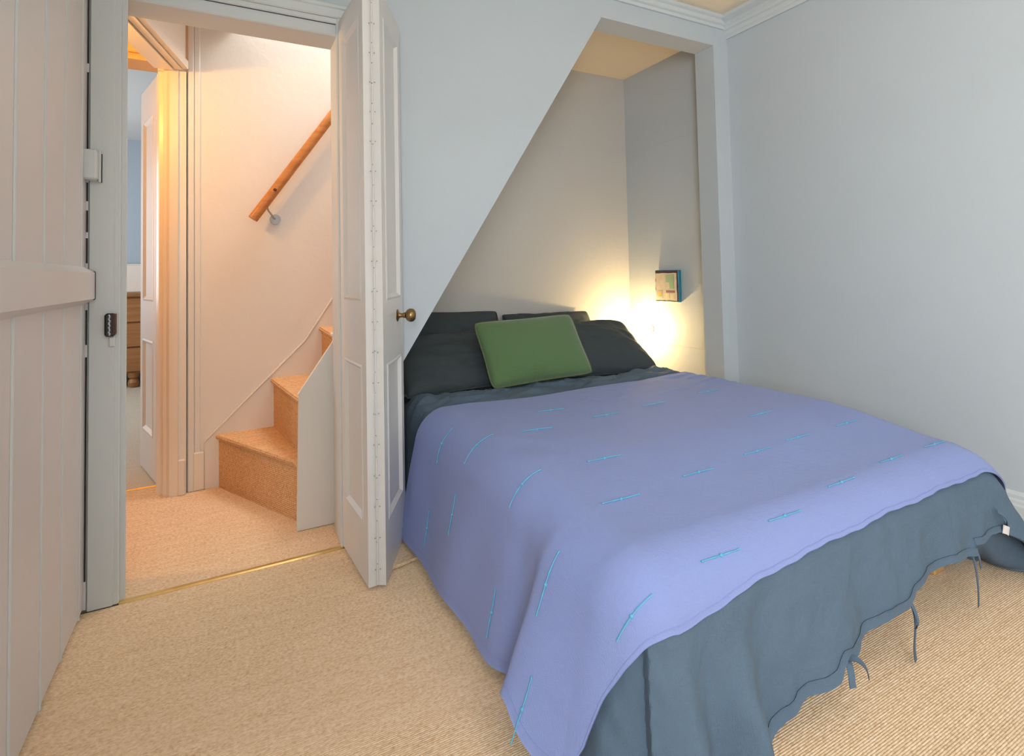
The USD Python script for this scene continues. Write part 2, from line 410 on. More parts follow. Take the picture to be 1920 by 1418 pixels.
cr = [(XR, 2.404), (XR - .012, 2.404), (XR - .016, 2.418), (XR - .022, 2.424), (XR - .024, 2.446), (XR - .034, 2.452), (XR - .034, 2.470), (XR - .05, 2.485), (XR - .085, 2.50), (XR - .085, 2.52), (XR, 2.52)]
struct(obj('trim', run_y(cr, -2.0, YB), TRIM), 'grey-white stepped cornice along the top of the right wall', 'cornice')
cb = [(YB, 2.455), (YB - .012, 2.455), (YB - .016, 2.470), (YB - .028, 2.476), (YB - .032, 2.496), (YB - .045, 2.503), (YB - .045, 2.52), (YB, 2.52)]
struct(obj('trim', prism_x(cb, -.47, XR - .02), TRIM), 'grey-white cornice along the top of the back wall above the alcove', 'cornice')
bp = [(XR, 0), (XR - .02, 0), (XR - .02, .125), (XR - .016, .133), (XR - .016, .142), (XR - .011, .15), (XR - .011, .163), (XR - .005, .172), (XR, .175)]
struct(obj('baseboard_right', run_y(bp, -2.0, YB), TRIM), 'grey-white moulded skirting at the foot of the right wall', 'skirting')

# the bedroom door frame
t = thing('trim')
obj('jamb', cat(bx(-.394, -.325, 2.166, YB + .01, 0.0, 2.116, .004), bx(-.332, -.310, 2.172, YB + .05, 0.0, 2.05, .003), prism_z([(-.345, 2.186), (-.297, 2.186), (-.2945, 2.189), (-.297, 2.197), (-.320, YB2 + .01), (-.345, YB2 + .01)], 0.0, 2.03)), TRIM, t)
obj('jamb', cat(bx(.385, .45, 2.172, YB + .01, 0.0, 2.116, .004), bx(.388, .445, 2.184, YB2 + .01, 0.0, 2.03, .004)), TRIM, t)
obj('head', cat(bx(-.394, .45, 2.166, YB + .005, 2.064, 2.116, .004), bx(-.394, .45, 2.160, 2.18, 2.098, 2.116, .004), bx(-.36, .44, 2.176, YB + .05, 2.045, 2.066, .003),
                bx(-.345, .445, 2.190, YB2 + .01, 1.999, 2.048, .004)), TRIM, t)
k = obj('keep_box', cat(bx(-.407, -.366, 2.118, 2.166, 1.366, 1.462, .005), bx(-.366, -.360, 2.15, 2.166, 1.362, 1.466, .001)), TRIM, t)
tag(k, 'white painted box keep on the door frame')
obj('keep_shadow_gap', bx(-.3605, -.3585, 2.16, 2.1665, 1.362, 1.456), GAPSHADE, k)
k = obj('strike_plate', cat(bx(-.349, -.320, 2.148, 2.172, .862, .937, .006)), BLACK, t)
tag(k, 'worn black strike plate with silver and brown edges')
zz = np.linspace(.866, .933, 14)
obj('worn_edge', tube(np.stack([-.335 + .0016 * np.sin(np.arange(14) * 2.3), np.full(14, 2.147), zz], 1), .0022 + .001 * rng.random(14), 6), SILVER, k)
obj('brown_edge', bx(-.3265, -.3185, 2.1465, 2.171, .868, .935, .002), RUST, k)
obj('keep_stub', bx(-.338, -.322, 2.158, 2.17, .828, .86, .003), TRIM, k)
struct(t, 'grey-white wooden frame of the bedroom doorway with a worn strike plate', 'door frame')

# ------------------------------------------------------------------ plank door on the left
t = thing('door_1')
ys = [.93, 1.12, 1.315, 1.505, 1.718, 1.905, 2.105, 2.163]
for a, b in zip(ys[:-1], ys[1:]):
    obj('plank', bx(-.424, -.400, a + .0022, b - .0022,   .012, 2.10, .009), PLANKW, t)
    if b < 2.15:
        obj('bead', tube([(-.4015, b, .014), (-.4015, b, 1.0), (-.4015, b, 2.098)], .0042, 8), TRIM, t)
obj('backing', bx(-.430, -.4245, .935, 2.16, .014, 2.098), GAPSHADE, t)
led = trimesh.convex.convex_hull(np.array([(-.400, y, z) for y in (.98, 2.255) for z in (.968, 1.088)] + [(-.374, y, z) for y in (.992, 2.243) for z in (.986, 1.070)]))
for z0 in (.0, -.86, .86):
    l2 = led.copy(); l2.apply_translation((0, 0, z0))
    if z0:
        l2 = trimesh.convex.convex_hull(np.array([(x, min(y, 2.14), z) for x, y, z in l2.vertices]))
        if z0 < 0:
            continue
        continue
    obj('ledge', trimesh.convex.convex_hull(np.array([(x, min(y, 2.158), z) for x, y, z in l2.vertices])), PLANKW, t)
k = obj('ledge_end', cat(bx(-.3995, -.373, 2.153, 2.165, .982, 1.074, .003)), BLACK, t)  # black block closing the end of the ledge
tag(k, 'black end piece of the door ledge')
struct(t, 'white boarded door of vertical planks with a broad cross ledge, far left', 'door')
obj('edge_fillet', bx(-.424, -.394, 2.1635, 2.1665, .012, 2.10), PLANKW, t)
tag(obj('gap_shade_strip', cat(*[bx(-.3985, -.3945, 2.160, 2.1638, a, b) for a, b in ((.10, .80), (.84, .95), (1.10, 1.18), (1.20, 1.27), (1.30, 1.36), (1.47, 1.72), (1.75, 2.0))]), GAPSHADE, t), 'dark strips for the shade along the door edge')  # shade between door and frame put in as near-black strips

# ------------------------------------------------------------------ folding door
def place(m, o, d, ang_n=None):
    """leaf coordinates (along, out, up) -> world; d = direction of the leaf on the floor, the face looks to the right of d turned"""
    d = np.array(d, float); d /= np.linalg.norm(d)
    n = np.array([d[1], -d[0]])
    m = m.copy(); v = m.vertices
    m.vertices = np.stack([o[0] + v[:, 0] * d[0] + v[:, 1] * n[0], o[1] + v[:, 0] * d[1] + v[:, 1] * n[1], v[:, 2]], 1)
    return m


def frame_ring(x0, x1, z0, z1, w, y0, y1):
    out = Polygon([(x0, z0), (x1, z0), (x1, z1), (x0, z1)], [[(x0 + w, z0 + w), (x1 - w, z0 + w), (x1 - w, z1 - w), (x0 + w, z1 - w)]])
    m = ext(out, y1 - y0); v = m.vertices.copy()
    m.vertices = np.stack([v[:, 0], y1 - v[:, 2], v[:, 1]], 1)
    return m


def bevel_ring(x0, x1, z0, z1, w, ylow, yhigh):
    """moulding: a ring that slopes from yhigh at the outer edge to ylow at the inner edge"""
    o = [(x0, z0), (x1, z0), (x1, z1), (x0, z1)]
    i1 = [(x0 + w * .35, z0 + w * .35), (x1 - w * .35, z0 + w * .35), (x1 - w * .35, z1 - w * .35), (x0 + w * .35, z1 - w * .35)]
    i2 = [(x0 + w, z0 + w), (x1 - w, z0 + w), (x1 - w, z1 - w), (x0 + w, z1 - w)]
    mid = yhigh + (yhigh - ylow) * .25
    rows = [(o, ylow - (yhigh - ylow) * .2), (o, yhigh), (i1, mid), (i2, ylow), (i2, ylow - (yhigh - ylow) * .2)]
    v = np.array([(x, y, z) for r, y in rows for x, z in r]); f = []
    for a in range(len(rows)):
        b = (a + 1) % len(rows)
        for j in range(4):
            q = (a * 4 + j, a * 4 + (j + 1) % 4, b * 4 + (j + 1) % 4, b * 4 + j)
            f += [(q[0], q[1], q[2]), (q[0], q[2], q[3])]
    m = trimesh.Trimesh(v, f, process=False)
    return m


def leaf(parent, name, o, d, w, th, z0, z1, face, mat, panels, inset, mould=.02):
    """face=+1: mouldings on the out side (y=0..), -1: on the y=-th side"""
    outl = [(0, z0), (w, z0), (w, z1), (0, z1)]
    holes = [[(a, b), (c, b), (c, e), (a, e)] for a, c, b, e in panels]
    m = ext(Polygon(outl, holes), th); v = m.vertices.copy()
    m.vertices = np.stack([v[:, 0], -v[:, 2], v[:, 1]], 1)
    lf = obj(name, place(m, o, d), mat, parent)
    for a, c, b, e in panels:
        obj('panel', place(bx(a - .004, c + .004, -th + inset, -inset, b - .004, e + .004), o, d), mat, lf)
        for s in (1, -1):
            r = bevel_ring(a, c, b, e, mould, -inset, 0.001)
            if s < 0:
                r.vertices[:, 1] = -th - r.vertices[:, 1]
                r.faces = r.faces[:, ::-1]
            r.fix_normals()
            obj('moulding', place(r, o, d), mat, lf)
    return lf


t = thing('door_2')
P_ = [(.06, .285, .205, .735), (.06, .285, .955, 1.955)]
def leaf2pt(name, A, B, side, mat):
    """leaf whose visible face runs from A to B on the floor; the body lies on the side given (+1: left of A->B)"""
    A, B = np.array(A), np.array(B)
    d = (B - A) / np.linalg.norm(B - A)
    w = np.linalg.norm(B - A)
    # place(): n = right of d; body on y in [-th,0] => left of d
    if side > 0:
        return leaf(t, name, A, d, w, .0285, .012, 2.048, 1, mat, [(.05, w - .05, p[2], p[3]) for p in P_], .009)
    return leaf(t, name, B, -d, w, .0285, .012, 2.048, 1, mat, [(.05, w - .05, p[2], p[3]) for p in P_], .009)
l1 = leaf2pt('leaf', (.411, 1.833), (.392, 2.166), -1, DOORW)
l2 = leaf2pt('leaf', (.4665, 1.822), (.622, 2.118), 1, DOORW)
tag(l2, 'right leaf of the folding door with the brass knob')
dd = np.array([.622 - .4665, 2.118 - 1.822]); dd /= np.linalg.norm(dd); nn = np.array([dd[1], -dd[0]])
kp = np.array([.4665, 1.822]) + dd * .232
prof = [(0, 0), (.021, 0), (.022, .002), (.019, .004), (.012, .006), (.010, .009), (.0085, .012), (.0085, .022), (.011, .026), (.0105, .030), (.014, .033), (.021, .038), (.025, .046), (.0255, .054), (.023, .062), (.016, .0675), (.012, .0685), (.010, .067), (.005, .068), (0, .068)]
kn = lathe(prof, 36)
R = np.eye(4); R[:3, 0] = (dd[0], dd[1], 0); R[:3, 1] = (0, 0, 1); R[:3, 2] = (nn[0], nn[1], 0)
kn.apply_transform(R); kn.apply_translation((kp[0], kp[1], .888)); kn.fix_normals()
k = obj('knob', kn, OLDBRASS, l2, 40); tag(k, 'round aged brass door knob')
obj('rose', cat(trimesh.creation.cylinder(.0235, .003, sections=32, transform=trimesh.transformations.translation_matrix((kp[0], kp[1], .888)) @ R)), OLDBRASS, l2)
hx, hy = .4395, 1.826
k = obj('piano_hinge', cat(*[tube([(hx, hy - .001, a), (hx, hy - .001, (a + b) / 2), (hx, hy - .001, b)], .0028, 8) for a, b in [(.02 + i * .07, .02 + i * .07 + .066) for i in range(29)]]), DOORW, t)
tag(k, 'long painted hinge between the two leaves')
scr = [trimesh.creation.icosphere(1, .0022) for _ in range(40)]
for i, s in enumerate(scr):
    s.apply_translation((hx + (-.008 if i % 2 else .008), hy - .0035 + (.0016 if i % 2 else -.0016), .07 + (i // 2) * .102))
obj('hinge_screws', cat(*scr), STEEL, t)
struct(t, 'white panelled folding door standing open between hall and bed, with brass knob', 'door')

# inner door of the far bedroom
t = thing('door_3')
A, B = np.array([-.322, 3.318]), np.array([-.434, 3.705])
d = (A - B) / np.linalg.norm(A - B); w = np.linalg.norm(A - B)
m_pan = [(.07, w - .07, .22, .72), (.07, w - .07, .93, 1.93)]
def leaf3():
    outl = [(0, .008), (w, .008), (w, 2.11), (0, 2.11)]
    holes = [[(a, b), (c, b), (c, e), (a, e)] for a, c, b, e in m_pan]
    m = ext(Polygon(outl, holes), .03); v = m.vertices.copy()
    # face on the left of B->A (towards the lobby)
    n = np.array([d[1], -d[0]])
    def pl(mm):
        v = mm.vertices; mm = mm.copy()
        mm.vertices = np.stack([B[0] + v[:, 0] * d[0] + v[:, 1] * n[0], B[1] + v[:, 0] * d[1] + v[:, 1] * n[1], v[:, 2]], 1)
        mm.fix_normals(); return mm
    m.vertices = np.stack([v[:, 0], -v[:, 2], v[:, 1]], 1)
    lf = obj('leaf', pl(m), DOORW, t)
    for a, c, b, e in m_pan:
        obj('panel', pl(bx(a - .004, c + .004, -.02, -.009, b - .004, e + .004)), DOORW, lf)
        obj('moulding', pl(bevel_ring(a, c, b, e, .025, -.009, .001)), DOORW, lf)
leaf3()
struct(t, 'narrow white panelled door standing open into the far bedroom', 'door')

# ------------------------------------------------------------------ threshold strips, skirting block
def strip(x0, x1, y0, y1, h=.005):
    a = [(y0, -.002), (y1, -.002), (y1, .001), (y1 - (y1 - y0) * .25, h), (y0 + (y1 - y0) * .25, h), (y0, .001)]
    return prism_x(a, x0, x1)
tag(obj('threshold_strip', strip(-.31, .395, 2.166, 2.192), BRASS), 'brass threshold strip across the bedroom doorway floor', 'threshold strip')
tag(obj('threshold_strip', strip(-1.0, -.315, 3.293, 3.312), BRASS), 'thin brass strip on the floor of the far doorway, left of the hall', 'threshold strip')
struct(obj('trim', bx(-.149, -.100, 3.112, 3.131, 0.0, .187, .005), CREAM), 'short cream skirting block beside the foot of the stairs', 'skirting')

# ------------------------------------------------------------------ staircase
t = thing('staircase')
YS = 2.425     # near side of the flight
RN = [((-.043, YF), (.264, 2.505), (.275, YS)), ((.215, YF), (.262, 2.72), (.30, YS)), ((.46, YF), (.452, 2.7), (.445, YS))]
RZ = [.263, .517, .771]
def riser_block(front, back, z0, z1, nose):
    """carpeted step: footprint between two riser lines, the top edge rounded over the riser"""
    f = np.array(front); b = np.array(back)
    # outward direction of the riser, per point
    rows = []
    prof = [(0.0, z0), (0.0, z1 - .03), (-nose, z1 - .022), (-nose - .002, z1 - .012), (-nose + .004, z1 - .003), (-nose + .014, z1)]
    d = f[1:] - f[:-1]; nrm = np.array([(-q[1], q[0]) for q in d]); nrm /= np.linalg.norm(nrm, axis=1, keepdims=True)
    vn = np.vstack([nrm[:1], (nrm[:-1] + nrm[1:]) / 2, nrm[-1:]]); vn /= np.linalg.norm(vn, axis=1, keepdims=True)
    vn = np.where((vn[:, :1] > 0), vn, -vn)        # pointing up the stairs (+x)
    for off, z in prof:
        q = f + vn * off
        q[0, 1] = YF - .002; q[-1, 1] = YS
        rows.append(np.column_stack([q, np.full(len(q), z)]))
    q = b.copy(); rows.append(np.column_stack([q, np.full(len(q), z1)])); rows.append(np.column_stack([q, np.full(len(q), z0)]))
    n, m = len(rows), len(f)
    v = np.vstack(rows); fc = []
    for a in range(n):
        c = (a + 1) % n
        for j in range(m - 1):
            fc += [(a * m + j, a * m + j + 1, c * m + j + 1), (a * m + j, c * m + j + 1, c * m + j)]
    for j in (0, m - 1):
        cap = [a * m + j for a in range(n)]
        for a in range(1, n - 1):
            fc.append((cap[0], cap[a], cap[a + 1]) if j else (cap[0], cap[a + 1], cap[a]))
    mm = trimesh.Trimesh(v, fc, process=False); mm.fix_normals(); return mm
back3 = ((.615, YF), (.615, 2.7), (.615, YS))
for i in range(3):
    nxt = RN[i + 1] if i < 2 else back3
    z0 = 0.0 if i == 0 else RZ[i - 1] - .004
    nb = tuple((x + .03, y) for x, y in nxt)
    obj('carpeted_step', riser_block(RN[i], nb, z0, RZ[i], .014), SISALR, t, 35)
for i in range(3, 10):
    x0 = .45 + .165 * (i - 2); z1 = .771 + .255 * (i - 2)
    L = [(x0, z1 - .26), (x0, z1 - .03), (x0 - .014, z1 - .022), (x0 - .014, z1 - .01), (x0 - .005, z1), (x0 + .17, z1), (x0 + .17, z1 - .03), (x0 + .02, z1 - .04), (x0 + .02, z1 - .26)]
    obj('carpeted_step', prism_y(L, YS, YF - .002), SISALR, t)
ws = [(-.099, 0), (-.099, .253), (.38, .70), (.56, .985), (1.45, 2.36), (1.45, 2.1), (.70, 1.0), (.52, .78), (.36, .5), (.0, .0)]
ws = [(-.099, 0), (-.099, .235), (.375, .70), (.556, .98), (1.75, 2.83), (1.9, 2.7), (.75, .9), (.47, .45), (.20, 0)]
k = obj('wall_string', prism_y(ws, YF - .014, YF - .001), STRING, t); tag(k, 'cream string board along the wall')
e = [(-.099, .235), (.36, .685), (.373, .699), (.383, .713), (.548, .966), (.556, .98), (.566, .996), (1.75, 2.83)]
obj('string_bead', tube([(x, YF - .013, z) for x, z in e], .006, 8), CREAM, t)
k = obj('end_panel', prism_y([(.251, .003), (.404, .003), (.404, .765), (.262, .552)], 2.402, 2.42), STRING, t); tag(k, 'white tapered end panel')
obj('panel_edge', trimesh.convex.convex_hull(np.array([(.259, y, .556) for y in (2.40, 2.424)] + [(.404, y, .771) for y in (2.40, 2.424)] + [(.262, y, .550) for y in (2.40, 2.424)] + [(.404, y, .763) for y in (2.40, 2.424)])), CREAM, t)
obj('post', cat(bx(.402, .45, 2.385, 2.44, .0, .785, .003), bx(.394, .455, 2.378, 2.445, .785, .80, .004)), STRING, t)
tag(t, 'steep winding staircase covered in brown ribbed sisal, with white end panel', 'staircase')

# handrail
t = thing('handrail')
A, B = np.array([.118, 3.055, 1.345]), np.array([1.70, 3.055, 1.345 + (1.70 - .118) * 1.475])
k = obj('rail', tube([A + (B - A) * q for q in np.linspace(0, 1, 30)], .0245, 24), PINE, t, 40)
ax_ = (B - A) / np.linalg.norm(B - A)
kn_ = trimesh.creation.icosphere(2, .009); kn_.apply_scale((1, .35, 1)); kn_.apply_translation(A + ax_ * .185 + np.array([0, -.0232, .0]))
tag(obj('knot', kn_, RUST, k), 'dark knot in the pine')
for q in (.10, 1.25):
    c = A + ax_ * q
    pt = np.array([c[0] + .055, YF - .006, c[2] - .075])
    br = obj('bracket', tube([c + np.array([.012, .012, -.018]), c + np.array([.02, .03, -.035]), pt + np.array([-.012, -.02, .012]), pt], .0045, 10), STEEL, t, 40)
    cy_ = trimesh.creation.cylinder(.027, .010, sections=36, transform=trimesh.transformations.rotation_matrix(math.pi / 2, (1, 0, 0))); cy_.apply_translation(pt)
    obj('wall_plate', cy_, STEEL, br)
tag(t, 'round pine handrail climbing the cream staircase wall', 'handrail')

# ------------------------------------------------------------------ far bedroom furniture
t = thing('chest_of_drawers', (-.90, 6.40, 0))
obj('body', bx(-.42, .42, .01, .44, .14, .89, .006), CHESTW, t)
obj('top', bx(-.45, .45, -.03, .46, .885, .925, .01), CHESTW, t)
for z0, z1 in ((.16, .385), (.40, .625), (.64, .87)):
    k = obj('drawer', bx(-.39, .39, -.012, .02, z0, z1, .006), CHESTW, t)
    for x in (-.22, .22):
        o_ = trimesh.creation.icosphere(2, .02); o_.apply_translation((x, -.03, (z0 + z1) / 2)); obj('knob', o_, CHESTW, k)
for x in (-.36, .09, .36):
    for y in (.05,) if x == .09 else (.05, .40):
        f_ = lathe([(0, 0), (.03, 0), (.045, .02), (.05, .05), (.04, .075), (.03, .085), (.045, .10), (.05, .12), (.05, .145), (0, .145)], 24)
        f_.apply_translation((x, y, 0)); f_.fix_normals(); obj('foot', f_, CHESTW, t, 30)
tag(t, 'pine chest of drawers on bun feet in the far bedroom', 'chest of drawers')
t = thing('panel_board', (-.90, 6.80, .926))
obj('board', bx(-.45, .45, 0, .03, 0, .285, .004), CREAM, t); obj('edge', bx(-.455, .455, -.004, .034, .278, .29, .003), CREAM, t)
tag(t, 'cream board standing on the pine chest in the far bedroom', 'board')

# ------------------------------------------------------------------ bed
t = thing('bed', (1.45, 2.0, 0))
obj('base', bx(-.70, .70, -1.00, 1.10, .13, .26, .02), LINEN, t)
obj('mattress', bx(-.70, .70, -1.02, 1.10, .262, .378, .05), LINEN, t)
for x, y in ((.665, -1.0), (-.62, -.96), (.665, 1.05), (-.62, 1.05)):
    obj('leg', cat(bx(x - .03, x + .03, y - .03, y + .03, 0, .135, .004)), LEGW, t)
tag(t, 'low double bed with pale wooden legs, standing with its head in the alcove', 'bed')

CX0, CX1, CY0, RAD, ANG = .79, 2.115, .945, .12, math.radians(79)


def side(d):
    s1 = RAD * ANG
    a = np.minimum(d / RAD, ANG)
    e = np.maximum(d - s1, 0)
    return RAD * np.sin(a) + e * math.cos(ANG), RAD * (1 - np.cos(a)) + e * math.sin(ANG), a


def dist_for_drop(z):
    z0 = RAD * (1 - math.cos(ANG))
    return RAD * math.acos(1 - z / RAD) if z < z0 else RAD * ANG + (z - z0) / math.sin(ANG)


def ztop(x, y):
    z = .476 - .048 * (1 - sstep(.93, 1.40, y)) + .004 * np.sin(2.1 * x + 1.7 * y) + .003 * np.sin(5.3 * x - 3.1 * y + 1)
    z = z + .014 * sstep(1.2, .8, x) * sstep(1.2, 1.7, y)
    return z


def perimeter(qx, qy, n):
    phi = np.arctan2(-n[..., 1], -n[..., 0])            # 0 on the left side, 90 degrees at the foot, 180 on the right
    return np.where(qx <= CX0 + 1e-9, -(qy - CY0) + .12 * np.clip(phi, 0, 1.6), .19 + (qx - CX0)), phi


def drape(u, v, off, folds, zmin=.012, dmax=9.0):
    u, v = np.broadcast_arrays(np.asarray(u, float), np.asarray(v, float))
    qx, qy = np.clip(u, CX0, CX1), np.maximum(v, CY0)
    dx, dy = u - qx, v - qy
    d = np.hypot(dx, dy)
    n = np.stack([dx, dy], -1) / np.maximum(d, 1e-9)[..., None]
    d = np.minimum(d, dmax)
    out, drop, a = side(d)
    s, phi = perimeter(qx, qy, n)
    z = ztop(qx, qy) - drop
    out = out + folds(s, d, phi) + off * np.sin(a)
    z = z + off * np.cos(a)
    under = np.maximum(zmin - z, 0)
    z = z + under
    out = out + .55 * under
    x, y = qx + n[..., 0] * out, qy + n[..., 1] * out
    return np.stack([x, y, z], -1), d


def corner_flare(d, phi):
    return .13 * sstep(1.62, 2.5, phi) * np.clip((d - .06) / .4, 0, 1)


def duvet_folds(s, d, phi):
    e = np.clip((d - .12) / .36, 0, 1) ** 1.2
    g = lambda c, w: np.exp(-((s - c) / w) ** 2)
    f = .007 * np.sin(2 * np.pi * s / .31 + 1) + .005 * np.sin(2 * np.pi * s / .17 + .4)
    f = 1.5 * f + .050 * g(.335, .042) - .026 * g(.262, .036) + .045 * g(.19, .035) - .036 * g(.41, .04) + .03 * g(.49, .035)
    f = f + .03 * g(.62, .08) - .022 * g(.49, .05) - .012 * g(.80, .05) + .012 * g(1.25, .1)
    return np.where(s < .12, -.028 * np.clip(d / .3, 0, 1) + .3 * f * e, f * e) + corner_flare(d, phi)


FL_C = -.145


def throw_folds(s, d, phi):
    e = np.clip((d - .04) / .42, 0, 1)
    g = lambda c, w: np.exp(-((s - c) / w) ** 2)
    f = .006 * np.sin(2 * np.pi * s / .37 + 1) * e ** 1.4
    w = np.where(s < FL_C, .045, .115)
    f = f + (.115 * np.exp(-((s - FL_C) / w) ** 2) - .030 * g(FL_C - .13, .05) - .015 * g(.06, .05)) * e ** 1.1
    return f + corner_flare(d, phi)


us = np.sort(np.concatenate([np.linspace(CX0 - .50, CX0, 46)[:-1], np.linspace(CX0, CX1, 135), np.linspace(CX1, CX1 + .50, 44)[1:], [1.9548, 1.9572]]))
HX = [.2, .90, 1.0, 1.06, 1.13, 1.22, 1.25, 1.30, 1.43, 1.56, 1.60, 1.69, 1.80, 1.955, 1.957, 2.3]
HZ = [.0, .0, .015, .06, .105, .115, .14, .135, .150, .165, .185, .195, .205, .185, .212, .205]
hem = np.interp(us, HX, HZ) + .002 * np.sin(us * 31)
dF = np.array([dist_for_drop(max(.428 - h, .01)) for h in hem])
rows = []
for i, u in enumerate(us):
    vv = np.concatenate([np.linspace(CY0 - dF[i], CY0, 46)[:-1], np.linspace(CY0, 2.68, 150)])
    rows.append(vv)
V = np.array(rows); U = np.repeat(us[:, None], V.shape[1], 1)
P, D = drape(U, V, 0.0, duvet_folds, dmax=.55)
pts = np.stack([U * 3.2, V * 3.2, 0 * U], -1)
wr = np.abs(meshkit.fbm(np.stack([U * 5.5 + V * 3.0, V * 11.0 - U * 2.0, 0 * U], -1), 3, 5) - .5) * 2
big = meshkit.fbm(pts, 3, 11) - .5
fade = sstep(2.02, 2.25, V)
P[..., 2] += fade * (.045 * (.35 - wr) + .05 * big) * np.exp(-(np.clip(D, 0, 9) / .2) ** 2) - (1 - fade) * .004
P[..., 2] += sstep(2.33, 2.60, V) * -.082
wr2 = meshkit.fbm(np.stack([P[..., 0] * 14, P[..., 1] * 14, P[..., 2] * 9], -1), 3, 3) - .5
P[..., 1] -= np.where(V < CY0, .030 * wr2 * np.clip(D / .2, 0, 1), 0)
P[..., 0] -= np.where((U < CX0), .014 * wr2 * np.clip(D / .2, 0, 1), 0)
t = thing('duvet')
k = obj('cover', solid(P, .006), DUVET, t, True)
# hem band along the foot
HB = P[:, 0:4].copy(); HB[..., 1] -= .0035
sel = (us > .95) & (us < 2.2)
obj('hem_band', solid(HB[sel], .003), DUVET, t, True)
# lower layer of the open cover end: sags from the foot hem to the floor beside the wall
kk = np.linspace(0, 1, 30)[:, None]; ll = np.linspace(0, 1, 24)[None, :]
from scipy.interpolate import CubicSpline
topc = CubicSpline([0, .5, 1], np.array([(1.985, .850, .225), (2.12, .845, .232), (2.27, .86, .225)]))(kk[:, 0])
botc = CubicSpline([0, .25, .5, .75, 1], np.array([(2.345, 1.00, .014), (2.335, .955, .014), (2.315, .900, .014), (2.335, .845, .014), (2.39, .80, .014)]))(kk[:, 0])
P2 = topc[:, None] * (1 - ll[..., None]) + botc[:, None] * ll[..., None]
P2[..., 2] -= .05 * np.sin(np.pi * ll) * (1 - .5 * kk)
P2[..., 0] += .02 * np.sin(np.pi * ll) * np.sin(7 * kk)
P2[..., 2] = np.maximum(P2[..., 2], .012)
obj('lower_layer', solid(P2, .004), DUVET, t, True)
obj('lower_hem', tube(botc + np.array([0, 0, .002]), .009, 8), DUVET, t, True)


def ribbon(points, w, wdir, th=.0014):
    p = np.asarray(points, float)
    tt = np.linspace(0, 1, len(p)); q = np.linspace(0, 1, 14)
    from scipy.interpolate import CubicSpline
    c = CubicSpline(tt, p)(q)
    wd = np.asarray(wdir, float); wd /= np.linalg.norm(wd)
    G = np.stack([c - wd * w / 2, c + wd * w / 2], 1)
    return solid(G, th)


def hem_at(x):
    i = int(np.argmin(np.abs(us - x)))
    return P[i, 0]

h = hem_at(1.575)
obj('tie', ribbon([h + (0, .004, .008), h + (-.002, -.010, -.015), h + (-.012, -.022, -.035), h + (-.016, -.018, -.048)], .016, (.9, .2, .1)), DUVET, t, True)
obj('tie', ribbon([h + (.0, .004, .008), h + (.004, -.008, -.04), h + (.001, -.006, -.09), (h[0] + .006, h[1] - .004, .012)], .017, (.95, .2, 0)), DUVET, t, True)
h = hem_at(1.265)
obj('tie', ribbon([h + (0, .0, .004), h + (.014, -.014, .006), h + (.030, -.022, -.012), h + (.036, -.024, -.035)], .018, (.8, .6, .1)), DUVET, t, True)
obj('tie', ribbon([h + (0, .004, .004), h + (-.008, -.010, -.012), h + (-.014, -.016, -.030), h + (-.014, -.018, -.045)], .018, (.9, -.2, 0)), DUVET, t, True)
h = hem_at(1.925)
obj('tie', ribbon([h + (0, .004, .01), h + (.002, -.004, -.04), h + (.004, -.006, -.09), (h[0] + .006, h[1] - .004, .04)], .017, (.95, .2, 0)), DUVET, t, True)
h = hem_at(1.952)
obj('tie', ribbon([h + (0, .004, .01), h + (.001, -.003, -.005), h + (.003, -.004, -.02), h + (.004, -.006, -.035)], .017, (.95, .2, 0)), DUVET, t, True)
h = hem_at(2.10)
obj('tie', ribbon([h + (.0, -.008, .07), h + (.02, -.02, .05), h + (.05, -.012, .02), h + (.085, .0, -.01)], .013, (.3, .3, .9)), DUVET, t, True)
k = obj('lining_flap', ribbon([h + (.03, -.008, .008), h + (.045, -.014, .002), h + (.06, -.012, -.006), h + (.085, .0, -.016)], .026, (.1, -.1, 1)), LINEN, t, True)
tag(k, 'white lining showing at the open end')
tag(t, 'slate grey duvet hanging over the foot of the bed with loose tie ribbons', 'duvet')

# ------------------------------------------------------------------ throw
def left_drop(v):
    """length of cloth hanging over the left edge, so that its hem just clears the floor"""
    z = ztop(CX0, np.maximum(v, CY0))
    L = RAD * ANG + (z - .034 - RAD * (1 - math.cos(ANG))) / math.sin(ANG)
    return L - .085 * np.exp(-((np.maximum(v, CY0) - CY0 + FL_C + .0) / .075) ** 2)


TX1 = CX1 + .33
fr = np.linspace(1, 0, 60)[:-1]                       # columns left of the bed's top: share of the hanging length
tu = np.concatenate([CX0 - fr * left_drop(np.array(CY0)), np.linspace(CX0, CX1, 120), np.linspace(CX1, TX1, 34)[1:]])
TF = np.interp(tu, [.25, .31, .40, .588, .785, .86, 1.02, 1.21, 1.5, 1.9, 2.115, 2.45], [.0, .01, .085, .150, .185, .172, .150, .135, .128, .125, .125, .115]) + .002 * np.sin(tu * 23) + .001 * np.sin(tu * 71)
TB = 2.075 + .05 * sstep(1.0, .4, tu) + .03 * sstep(1.6, 2.2, tu) + .006 * np.sin(tu * 9)
tv = np.array([np.concatenate([np.linspace(CY0 - TF[i], CY0, 44)[:-1], np.linspace(CY0, TB[i], 150)]) for i in range(len(tu))])
TU = np.repeat(tu[:, None], tv.shape[1], 1)
TU[:len(fr)] = CX0 - fr[:, None] * left_drop(tv[:len(fr)])


